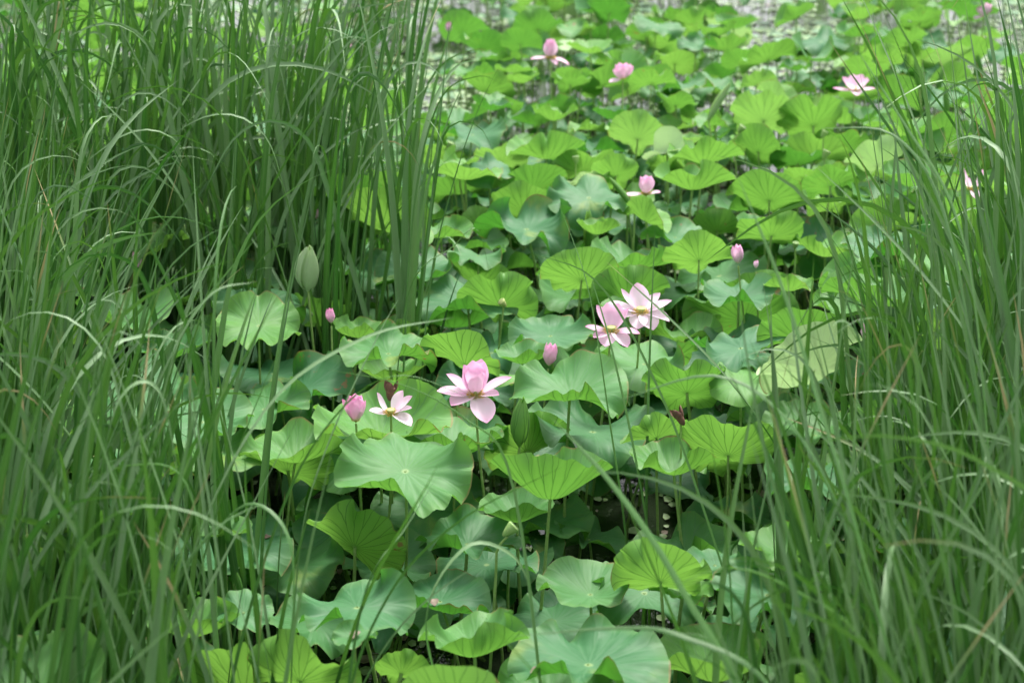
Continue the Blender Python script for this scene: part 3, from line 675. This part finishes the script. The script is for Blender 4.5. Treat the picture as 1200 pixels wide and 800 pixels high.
def flower(px, py, z, kind, s, tint, lab):
    p, d = at(px, py, z)
    o = thing('lotus_flower', lab, 'lotus flower', p, 'open lotus flowers'); used.add(lab)
    L, W = .142 * s, .128 * s
    P = []
    if kind == 'open_big':
        P = [(100, 1, .95, 68, 86, 58, 0), (50, .97, .9, 58, 80, 56, 0), (152, .93, .9, 60, 80, 56, 0), (225, .90, .85, 66, 90, 60, .05), (312, .84, .8, 66, 88, 58, .05), (75, 1.05, .75, 50, 70, 48, 0),
             (172, 1.0, .72, 28, 52, 42, .1), (190, 1.08, .8, 4, 18, 38, .1), (222, .85, .8, -12, 2, 36, .15), (12, 1.12, .62, 14, 38, 46, .05), (292, .98, .85, -22, -52, 34, .05), (338, .7, .6, 0, 20, 40, .1)]
    elif kind == 'half':
        P = [(a, 1, .95, 56, 114, 66, U(-.1, .1)) for a in (20, 90, 160, 230, 300)] + [(185, .95, .75, 48, 92, 50, .1), (350, .9, .7, 52, 98, 50, 0)]
    elif kind == 'ragged':
        P = [(165, .95, .5, 50, 75, 50, 0), (10, 1, .8, 34, 52, 46, 0), (40, .95, .8, 48, 74, 46, 0), (320, .95, .75, -10, -26, 36, 0.05), (195, .75, .7, 10, 20, 30, .05), (345, .8, .6, 20, 30, 40, 0)]
    elif kind == 'open_cup':
        P = [(110, 1, .9, 60, 86, 55, 0), (60, 1, .95, 50, 76, 55, .05), (150, 1, .7, 50, 72, 50, 0), (25, .95, .75, 46, 62, 50, .05), (185, .85, .6, 2, 26, 40, .35), (215, .7, .6, -10, 6, 36, .1),
             (345, .95, .6, -4, 8, 40, .45), (310, .85, .7, -16, -30, 36, 0), (250, .7, .7, -20, -34, 30, 0)]
    elif kind == 'open_wide':
        P = [(100, 1, .85, 52, 76, 50, .15), (150, 1.0, .5, 42, 60, 46, .05), (180, 1.12, .72, 12, 28, 40, 0), (205, .9, .7, -12, -4, 36, 0), (10, 1.05, .7, 14, 32, 40, .05), (35, .9, .6, 30, 48, 44, 0),
             (335, .95, .75, -6, -18, 36, .1), (300, .8, .8, -18, -38, 34, 0), (255, .7, .7, -22, -40, 30, 0)]
    elif kind == 'half_wide':
        P = [(a, .95, .95, 58, 100, 60, U(-.1, .1)) for a in (30, 95, 165, 235, 310)] + [(195, 1.15, .62, -6, 12, 40, 0), (335, .7, .6, 4, 22, 40, 0), (60, .9, .8, 46, 70, 50, 0)]
    elif kind == 'round':
        P = [(a, .9, 1.0, 40, 104, 58, U(-.1, .15)) for a in (0, 60, 120, 180, 240, 300)] + [(a, .85, .9, 26, 80, 50, 0) for a in (30, 100, 205)] + [(215, .8, .7, -14, 0, 36, 0)]
    elif kind == 'droop2':
        P = [(a, 1, 1.0, 72, 94, 60, U(-.1, .1)) for a in (20, 90, 160, 235, 305)] + [(188, 1.0, .62, -6, 4, 40, .1), (350, 1.0, .62, -14, -28, 40, .15), (300, .6, .5, -20, -30, 40, .1)]
    elif kind == 'low_open':
        P = [(a, .9, .8, U(26, 40), U(60, 80), 50, U(-.15, .2)) for a in (0, 50, 100, 150, 205, 330)] + [(178, 1.05, .6, -2, 16, 40, .3), (350, .95, .6, 0, 20, 40, .1), (265, .8, .7, -10, 0, 40, 0)]
    elif kind == 'two':
        P = [(175, 1.15, .62, 58, 84, 50, 0), (5, 1.15, .6, 54, 82, 50, .05), (95, .7, .6, 30, 40, 40, 0), (280, .6, .6, -20, -40, 40, 0)]
    for az, l, w, e0, e1, cr, dt in P:
        add_petal(o, az + U(-4, 4), L * l, W * w, e0, e1, cr, tint + dt + U(-.05, .05))
    shut = kind in ('half', 'round')
    g = link('receptacle', pod_mesh('receptacle', (.5 if shut else .8) * s, M_podtop), o)
    link('stamens', stamens_mesh(s * (.55 if shut else .95)), o)
    lean = {'open_big': (.13, .05), 'half': (.0, .02)}.get(kind)
    stem_for(o, .0062 * (1 if d < 9 else 1.2), lean)
for f in FL: flower(*f)
def bud(px, py, z, s, tint, lab):
    p, d = at(px, py, z); o = thing('lotus_bud', lab, 'flower bud', p, 'closed lotus buds'); used.add(lab)
    for k, a in enumerate((10, 82, 154, 226, 298)):
        add_petal(o, a + U(-5, 5), .125 * s * U(.97, 1.04), .094 * s, 52, 122, 70, tint + U(-.12, .12), base_r=.006 * s, point=.55)
    for a in (230, 330, 90): add_petal(o, a, .085 * s, .070 * s, 50, 104, 70, tint - .2, base_r=.009 * s, nv=7, nu=6, point=.4)
    o.rotation_euler = (R_(U(-6, 6)), R_(U(-8, 8)), U(0, 6)); stem_for(o, .0055)
for b in BD: bud(*b)
def seedhead(px, py, z, s, kind, lab):
    p, d = at(px, py, z); o = thing('seed_head', lab, 'seed head', p, 'lotus seed heads'); used.add(lab)
    body, face = {'pod': (M_pod, M_podtop), 'spent': (M_podtop, M_stamen), 'dark': (M_brown, M_brown)}[kind]
    b = link('pod', pod_mesh('pod', 1.25 * s, body, .95 if kind != 'dark' else .8), o)
    if kind == 'dark':
        for a in (20, 140, 260): add_petal(b, a, .09 * s, .06 * s, 50, 100, 66, .5); b.children[-1].data.materials[0] = M_brown
    else: b2 = link('seeds', seeds_mesh(1.25 * s), b)
    b.rotation_euler = (R_(U(-25, 25)), R_(52 if px == 596 else U(-45, 45)), 0)
    stem_for(o, .0055, (-.10, 0) if px == 596 else None, crook=(px in (596, 868)))
for q in SD: seedhead(*q)
for p, lab in SHED:
    V, F, A = petal_geo(.055, .036, 4, -8, 40, .2, 6, 6)
    o = link('fallen_petal', mesh_from('fallen_petal', V, F, attrs=A, mats=M_petal if 'pale' in lab[:5] else M_litter), None, p)
    o.rotation_euler = (R_(U(-8, 8)), 0, U(0, 6)); o['label'] = lab; o['category'] = 'petal'; used.add(lab)

# ------------------------------------------------------------------ reeds
def blade_path(L, th0, bend, s0, wd, n=18, side=0.0):
    s = np.linspace(0, 1, n + 1)
    t = np.clip((s - s0) / wd + .5, 0, 1); sm = t * t * (3 - 2 * t)
    th = R_(th0) + R_(bend) * sm + R_(6) * s
    ds = L / n; az = R_(side) * s ** 2
    dx = np.sin(th) * np.cos(az); dy = np.sin(th) * np.sin(az)
    x = np.concatenate([[0], np.cumsum(dx[:-1] * ds)]); y = np.concatenate([[0], np.cumsum(dy[:-1] * ds)]); z = np.concatenate([[0], np.cumsum(np.cos(th[:-1]) * ds)])
    return np.stack([x, y, z], -1)
def blade_geo(P, W, twist, face0, tint, seed, keel=.28):
    """a narrow keeled blade along P; face0: turn of the face round the blade, twist: further turn towards the tip (degrees)"""
    P = np.asarray(P, dtype=float); m = len(P); s = np.linspace(0, 1, m)
    T = np.gradient(P, axis=0); T /= np.linalg.norm(T, axis=1)[:, None] + 1e-9
    S = np.cross(T, np.array([.03, 1.0, .0])); S /= np.linalg.norm(S, axis=1)[:, None] + 1e-9
    N0 = np.cross(S, T)
    a = R_(face0) + R_(twist) * s ** 1.2
    A = np.cos(a)[:, None] * N0 + np.sin(a)[:, None] * S; B = np.cross(T, A)
    w = W * .5 * np.clip((1 - s ** 3.6), 0.02, 1) * (.75 + .25 * np.clip(s * 5, 0, 1))
    V = np.stack([P - A * w[:, None] + B * (w * keel)[:, None], P - B * (w * keel * .6)[:, None], P + A * w[:, None] + B * (w * keel)[:, None]], 1).reshape(-1, 3)
    i = np.arange(m - 1)[:, None] * 3; j = np.arange(2)[None, :]
    F = np.stack([i + j, i + j + 1, i + 3 + j + 1, i + 3 + j], -1).reshape(-1, 4)
    return V, F, {'u': np.tile([0, .5, 1], m), 'v': np.repeat(s, 3), 'tint': np.full(m * 3, tint), 'seed': np.full(m * 3, seed)}
random.seed(5)
VAR = {'upright': [], 'leaning': [], 'arching': [], 'hooked': []}
def variant(kind):
    if kind == 'upright': a = dict(th0=U(0, 5), bend=U(2, 18), s0=U(.6, .8), wd=.6)
    elif kind == 'leaning': a = dict(th0=U(7, 19), bend=U(8, 30), s0=U(.5, .8), wd=.7)
    elif kind == 'arching': a = dict(th0=U(4, 14), bend=U(55, 120), s0=U(.70, .92), wd=U(.34, .6))
    else: a = dict(th0=U(2, 10), bend=U(95, 155), s0=U(.78, .94), wd=U(.18, .3))
    P = blade_path(1.0, side=U(-40, 40), n=36 if kind == 'hooked' else 24 if kind != 'upright' else 12, **a)
    V, F, A = blade_geo(P, U(.0102, .0162), U(-110, 110), U(-60, 60), min(1, max(0, U(-.1, .9))), rnd())
    return mesh_from('leaf_blade', V, F, attrs=A, mats=M_blade), (V, F, A)
for k, n in (('upright', 44), ('leaning', 40), ('arching', 40), ('hooked', 26)):
    for _ in range(n): VAR[k].append(variant(k))
def blades_of(n, lean_az, lean, p_up=.52, p_le=.22, p_ar=.18):  # the rest are hooked
    for _ in range(n):
        q = rnd(); kind = 'upright' if q < p_up else 'leaning' if q < p_up + p_le else 'arching' if q < p_up + p_le + p_ar else 'hooked'
        az = lean_az + (random.gauss(0, 38) if rnd() < lean else U(-180, 180))
        yield kind, az
REED = []
def clear_of_view(kind, q, az, h, x, y, stand):
    """the photograph's reeds leave the middle of the pond open: is this blade out of it?"""
    V = VAR[kind][int(q * len(VAR[kind]))][1][0][1::3]
    c, s_ = math.cos(R_(az)), math.sin(R_(az)); hit = False
    for vx, vy, vz in V[4::2]:
        px, py, d = project(x + h * (c * vx - s_ * vy), y + h * (s_ * vx + c * vy), h * vz)
        for fx, fy, fz, *_r in FL + BD[:3]:
            if abs(px - fx) < 34 and abs(py - fy) < 30 and d < 7.4 and fx < 1100: return False
        if stand == 'near left' and px > 285 and py > 300: hit = True
        if stand == 'back left' and px > 535: hit = True
        if stand == 'right' and (px < 880 and 260 < py < 600 or px < 740 and py >= 600 or px < 965 and py <= 260): hit = True
    return (not hit) or rnd() < (.2 if stand == 'right' else .11)
def plant(x, y, n, hmin, hmax, lean_az, lean, stand, **kw):
    bl = []
    for kind, az in blades_of(n, lean_az, lean, **kw):
        q, h = rnd(), U(hmin, hmax) * (1.08 if kind in ('arching', 'hooked') else 1)
        for _ in range(12):
            if clear_of_view(kind, q, az, h, x, y, stand): break
            q, az = rnd(), U(-180, 180)
        else: continue
        bl.append((kind, q, az, h, U(-.03, .03), U(-.03, .03), U(-3, 3), U(-3, 3)))
    if bl: REED.append(dict(x=x, y=y, bl=bl, stand=stand))
def scatter(n, fn, mind, accept):
    got = []; tries = 0
    while len(got) < n and tries < 60000:
        tries += 1; x, y = fn()
        if not accept(x, y): continue
        if all((x - a) ** 2 + (y - b) ** 2 > mind ** 2 for a, b in got): got.append((x, y))
    return got
def pxof(x, y, z): return project(x, y, z)[0]
# back stand on the left: a belt about two metres deep
for x, y in scatter(88, lambda: (U(-3.9, -.3), U(8.2, 10.4)), .12, lambda x, y: x < -.42 - .9 * max(0, (y - 9.2)) * .3 and (x < -1.0 or rnd() < .5) and (pxof(x, y, 1) > -60)):
    plant(x, y, random.randint(5, 8), 1.8, 2.9, 0, .5, 'back left', p_up=.50, p_le=.10, p_ar=.16)
# near stand on the left
for x, y in scatter(78, lambda: (U(-2.7, -.35), U(3.9, 7.8)), .12, lambda x, y: not (395 < pxof(x, y, 1) < 640) and (x < -1.53 - .20 * (y - 4) or (4.2 < y < 6.6 and pxof(x, y, 1) < 330 and rnd() < .07)) and pxof(x, y, 1) > -80):
    plant(x, y, random.randint(5, 8), 1.6, 2.5, 5, .65, 'near left', p_up=.54, p_le=.28, p_ar=.11)
# right stand
def accR(x, y):
    px, py, d = project(x, y, .9)
    lim = 1135 + max(0, (6.2 - y)) * -88 + max(0, y - 6.4) * 55
    return px < 1290 and (px > lim or (px > lim - 150 and rnd() < .10))
for x, y in scatter(104, lambda: (U(.3, 3.2), U(3.6, 8.4)), .12, accR):
    plant(x, y, random.randint(5, 8), 1.6, 2.35 if y < 5.8 else 2.5 if pxof(x, y, 1) < 1130 else 2.9, 180, .55, 'right', p_up=.56, p_le=.26, p_ar=.12)

# single blades read off the photograph: depth, width, points from the base (below) to the tip; each stands in a plant of its own
HB = [
 (7.2, .016, [(742, 800), (735, 640), (716, 500), (690, 340), (655, 238)], 'slender dark reed rising in front of the pale veined leaf'),
 (7.0, .016, [(772, 780), (762, 640), (742, 520), (715, 400), (690, 316)], 'slender reed crossing the left flower of the close pair'),
 (7.4, .014, [(757, 740), (758, 560), (762, 400), (768, 262)], 'straight thin reed standing just below the close flower pair'),
 (6.4, .020, [(905, 860), (830, 610), (770, 450), (700, 330), (622, 296)], 'long reed blade arching left over the close flower pair'),
 (4.6, .024, [(900, 900), (800, 690), (720, 570), (645, 488)], 'blurred reed blade slanting up to below the pale veined leaf'),
 (5.6, .020, [(640, 860), (600, 560), (545, 490), (470, 450), (380, 432)], 'reed blade arching left in front of the large open pink flower'),
 (5.4, .022, [(405, 860), (430, 690), (475, 620), (511, 560)], 'stout reed tuft standing right of the lime fan-shaped leaf'),
 (5.2, .020, [(400, 860), (455, 700), (540, 610), (662, 545)], 'reed with one long pale blade slanting up right past the seed head'),
 (5.5, .020, [(520, 850), (500, 720), (548, 640), (602, 652), (628, 705)], 'reed with an arched blade hooking over beside the leaning flower stem'),
 (5.2, .022, [(180, 880), (230, 640), (320, 470), (430, 395), (530, 372)], 'long pale reed blade arching right above the wide cupped leaf'),
 (5.5, .020, [(260, 860), (330, 600), (400, 480), (470, 440), (560, 470)], 'reed blade bowing right over the ragged pale flower'),
 (5.0, .020, [(120, 860), (150, 560), (200, 420), (248, 345), (300, 330)], 'reed curving right in front of the dark pink bud'),
 (4.9, .018, [(60, 860), (110, 600), (140, 470), (185, 455), (210, 560)], 'reed with a pale blade bent over near the left edge'),
 (5.0, .020, [(215, 860), (240, 690), (215, 560), (150, 545), (88, 570)], 'reed with a pale blade bowing left over the slits of blue leaf'),
 (5.2, .018, [(330, 860), (345, 700), (335, 620), (290, 590), (235, 640)], 'reed with a pale hooked blade over the broad dark leaf'),
 (5.6, .018, [(340, 860), (352, 640), (385, 520), (440, 400), (470, 345)], 'upright reed left of the broad wavy pale leaf'),
 (8.3, .022, [(490, 520), (505, 330), (530, 220), (560, 130), (596, 56)], 'dark reed leaning right at the edge of the back reeds'),
 (8.4, .020, [(480, 520), (500, 300), (515, 150), (528, 12)], 'tall dark reed at the right edge of the back reeds'),
 (8.4, .020, [(470, 520), (485, 250), (515, 120), (560, 90), (590, 100)], 'reed arching over the far bright leaves at the back reed edge'),
 (8.2, .018, [(460, 520), (480, 340), (530, 290), (560, 270), (578, 345)], 'back reed with a blade hooking over the pale flat leaf'),
 (4.0, .026, [(1290, 960), (1250, 640), (1150, 540), (1040, 510), (940, 520)], 'blurred near reed with a level pale blade in the right stand'),
 (4.6, .024, [(1080, 960), (1010, 640), (960, 470), (915, 330), (862, 200)], 'long reed slanting up left across the folded pale leaf'),
 (5.6, .020, [(1180, 900), (1150, 500), (1110, 260), (1050, 160), (960, 150)], 'tall right reed arching left over the flat open far flower leaves'),
 (5.4, .018, [(1180, 900), (1150, 420), (1120, 250), (1060, 145), (1000, 52)], 'tall reed slanting left below the farthest pink flower'),
 (6.8, .018, [(1150, 800), (1060, 500), (1040, 260), (1030, 120), (1022, -10)], 'tall straight reed rising past the top edge on the right'),
 (4.4, .022, [(1100, 960), (1020, 760), (930, 690), (850, 665), (760, 700)], 'reed bending left over the low broad leaf by the right reeds'),
 (4.5, .020, [(960, 960), (900, 800), (800, 745), (730, 735), (600, 745)], 'pale reed blade lying out over the biggest bottom leaf'),
 (5.0, .020, [(1090, 960), (1000, 640), (930, 500), (840, 440), (720, 470)], 'reed bowing left in front of the ribbed leaf below the flower pair'),
 (4.6, .022, [(1010, 960), (960, 740), (905, 560), (880, 440), (862, 330)], 'reed leaning left in front of the crinkled light green leaf'),
]
def smooth_pts(P, n=22):
    P = np.array([tuple(p) for p in P]); m = len(P); out = []
    Q = np.vstack([2 * P[0] - P[1], P, 2 * P[-1] - P[-2]])
    for i in range(n + 1):
        t = i / n * (m - 1); k = min(int(t), m - 2); f = t - k; a, b, c, d = Q[k], Q[k + 1], Q[k + 2], Q[k + 3]
        out.append(.5 * (2 * b + (c - a) * f + (2 * a - 5 * b + 4 * c - d) * f * f + (3 * b - a - 3 * c + d) * f ** 3))
    return np.array(out)
HBP = []
for dep, W, pp, lab in HB:
    P = [at_d(a, b, dep + .06 * i) for i, (a, b) in enumerate(pp)]
    d0 = (P[0] - P[1]); 
    # carry the blade on down to the water
    if P[0].z > .02:
        k = (P[0].z + .03) / max(.15, -d0.z / max(d0.length, 1e-6)); dirv = d0.normalized()
        dirv = Vector((dirv.x * .35, dirv.y * .35, -abs(dirv.z))).normalized()
        k = (P[0].z + .03) / -dirv.z; P = [P[0] + dirv * k] + P
    else:
        while P[0].z < 0 and P[1].z < 0: P.pop(0)
        t = (0 - .03 - P[0].z) / (P[1].z - P[0].z) if P[1].z != P[0].z else 0
        P[0] = P[0].lerp(P[1], max(0, min(1, t)))
    HBP.append((P, W * 1.08, lab))

# order of rows for naming
ORD = ['first', 'second', 'third', 'fourth', 'fifth', 'sixth', 'seventh', 'eighth', 'ninth', 'tenth', 'eleventh', 'twelfth', 'thirteenth', 'fourteenth', 'fifteenth', 'sixteenth',
       'seventeenth', 'eighteenth', 'nineteenth', 'twentieth']
for st in ('back left', 'near left', 'right'):
    g = sorted([r for r in REED if r['stand'] == st], key=lambda r: r['y'])
    nrow = max(1, math.ceil(len(g) / 17)); per = math.ceil(len(g) / nrow)
    for k in range(nrow):
        row = sorted(g[k * per:(k + 1) * per], key=lambda r: project(r['x'], r['y'], 1)[0])
        rown = 'front' if k == 0 else 'rearmost' if k == nrow - 1 and nrow > 1 else ORD[k]
        for i, r in enumerate(row):
            kinds = [b[0] for b in r['bl']]
            look = 'hook-tipped' if kinds.count('hooked') >= 2 else 'arching' if kinds.count('arching') >= 2 else 'leaning' if kinds.count('leaning') >= 3 else 'upright'
            r['label'] = f"{look} reed plant, {ORD[i]} from the left in the {rown} row of the {st} stand"
for r in REED:
    o = thing('reed_plant', r['label'], 'reed', (r['x'], r['y'], 0), 'reeds standing at the sides of the pond')
    for kind, q, az, h, ox, oy, t1, t2 in r['bl']:
        me = VAR[kind][int(q * len(VAR[kind]))][0]
        b = link('leaf_blade', me, o, (ox, oy, -.04)); b.scale = (h, h, h); b.rotation_euler = (R_(t1), R_(t2), R_(az))
for P, W, lab in HBP:
    o = thing('reed_plant', lab, 'reed', (P[0].x, P[0].y, 0), 'reeds standing at the sides of the pond'); used.add(lab)
    off = Vector((P[0].x, P[0].y, 0)); S = smooth_pts([p - off for p in P], 26)
    V, F, A = blade_geo(S, W, U(-60, 60), U(-40, 40), U(.3, .8), rnd())
    link('leaf_blade', mesh_from('leaf_blade', V, F, attrs=A, mats=M_blade), o)
    for kind, az in blades_of(0 if 395 < pxof(P[0].x, P[0].y, 1) < 830 else 2, math.degrees(math.atan2(S[12][1], S[12][0])), 1.0, p_up=.7, p_le=.3, p_ar=0):
        b = link('leaf_blade', VAR[kind][random.randrange(len(VAR[kind]))][0], o, (U(-.02, .02), U(-.02, .02), -.03)); h = U(.9, 1.35); b.scale = (h, h, h); b.rotation_euler = (0, 0, R_(az))
print('reed plants', len(REED) + len(HBP), 'blades', sum(len(r['bl']) for r in REED))
# the reeds past the limit: thin undergrowth of the stands and what stands outside the frame
acc = Acc()
def stuff_blade(x, y, h, az):
    q = rnd(); kind = 'upright' if q < .6 else 'leaning' if q < .8 else 'arching' if q < .95 else 'hooked'
    V, F, A = VAR[kind][random.randrange(len(VAR[kind]))][1]
    c, s = math.cos(az), math.sin(az); Vr = V @ np.array([[c, -s, 0], [s, c, 0], [0, 0, 1]]).T * h
    acc.add(Vr + np.array((x, y, -.04)), F, A)
for r in REED:
    for _ in range(3 if r['stand'] == 'back left' else 2): stuff_blade(r['x'] + U(-.1, .1), r['y'] + U(-.1, .1), U(.8, 1.7), U(0, ST))
for _ in range(900):
    x, y = U(-6.5, -1.2), U(3.6, 10.6)
    if (pxof(x, y, 1) < -60): 
        stuff_blade(x, y, U(1.5, 2.4), U(0, ST))
for _ in range(700):
    x, y = U(1.5, 5.5), U(3.6, 9)
    if (pxof(x, y, 1) > 1270): stuff_blade(x, y, U(1.5, 2.4), U(0, ST))
o = link('reed_undergrowth', acc.mesh('reed_undergrowth', M_blade)); o['kind'] = 'stuff'; o['label'] = 'shorter reed blades massed at the foot of the stands'; o['category'] = 'reeds'

# ------------------------------------------------------------------ what floats: lily pads further out, duckweed and dead leaf scraps
def pad_geo(R, seed):
    n = 18; th = np.linspace(.12, ST - .12, n); rr = R * (1 + .05 * np.cos(3 * th + seed))
    top = np.stack([rr * np.cos(th), rr * np.sin(th), .006 + .01 * R * np.cos(5 * th + seed) * 4], -1); mid = top * [.5, .5, 1] 
    mid[:, 2] = .006; V = np.concatenate([[[.0, 0, .005]], mid, top])
    F = []
    for i in range(n - 1): F.append((0, 1 + i, 2 + i, 2 + i) if False else (1 + i, 1 + n + i, 2 + n + i, 2 + i))
    for i in range(0, n - 2, 2): F.append((0, 1 + i, 2 + i, 3 + i))
    return V, np.array(F)
npad = 0; got = []
for _ in range(12000):
    Y = U(13, 23); X = U(-1, 1) * (.32 * Y + .3)
    if noise.noise(Vector((X * .45, Y * .45, 3.1))) + .5 >  .22 + min(.40, (Y - 12.5) * .13): continue
    R = U(.07, .15)
    if any((X - a) ** 2 + (Y - b) ** 2 < (R + c) ** 2 * .8 for a, b, c in got): continue
    got.append((X, Y, R)); px, py, d = project(X, Y, 0)
    if not (0 < px < 1200 and 0 < py < 800): continue
    V, F = pad_geo(R, U(0, 6)); c, s = math.cos(npad), math.sin(npad); V = V @ np.array([[c, -s, 0], [s, c, 0], [0, 0, 1]]).T
    o = link('floating_leaf', mesh_from('floating_leaf', V, F, mats=M_pad), None, (X, Y, U(.001, .006)))
    o['label'] = label_for(['round floating leaf on the water', 'small floating leaf on the water'] if R < .11 else ['broad floating leaf on the water', 'notched floating leaf on the water'], px, py)
    o['category'] = 'floating leaf'; o['group'] = 'leaves floating on the open water'; npad += 1
    if npad >= 260: break
print('pads', npad)
def scraps(name, mat, n, r0, r1, lab, ylo, yhi, thr):
    a = Acc(); k = 0
    while k < n:
        Y = ylo + (yhi - ylo) * rnd(); X = U(-1, 1) * (.34 * Y + 1)
        if noise.noise(Vector((X * 1.1, Y * 1.1, 9))) < thr: k += .2; continue
        r = U(r0, r1); th = np.linspace(0, ST, 6, endpoint=False) + rnd() * 6
        V = np.stack([X + r * np.cos(th) * U(.5, 1), Y + r * np.sin(th), .004 + rnd() * .006 + .25 * r * np.cos(th + k) ** 2], -1)
        a.add(V, np.array([[0, 1, 2, 3], [0, 3, 4, 5]]), {'u': th}); k += 1
    o = link(name, a.mesh(name, mat)); o['kind'] = 'stuff'; o['label'] = lab; o['category'] = name.replace('_', ' ')
scraps('floating_scum', M_weed, 11000, .02, .06, 'pale green scraps and small leaves covering the far open water', 13, 24, -.25)
scraps('duckweed', M_weed, 7000, .012, .04, 'small round duckweed leaves in drifts on the water', 4, 26, -.1)
scraps('leaf_litter', M_litter, 1300, .012, .045, 'dry brown and grey leaf scraps floating on the water', 4, 26, .0)
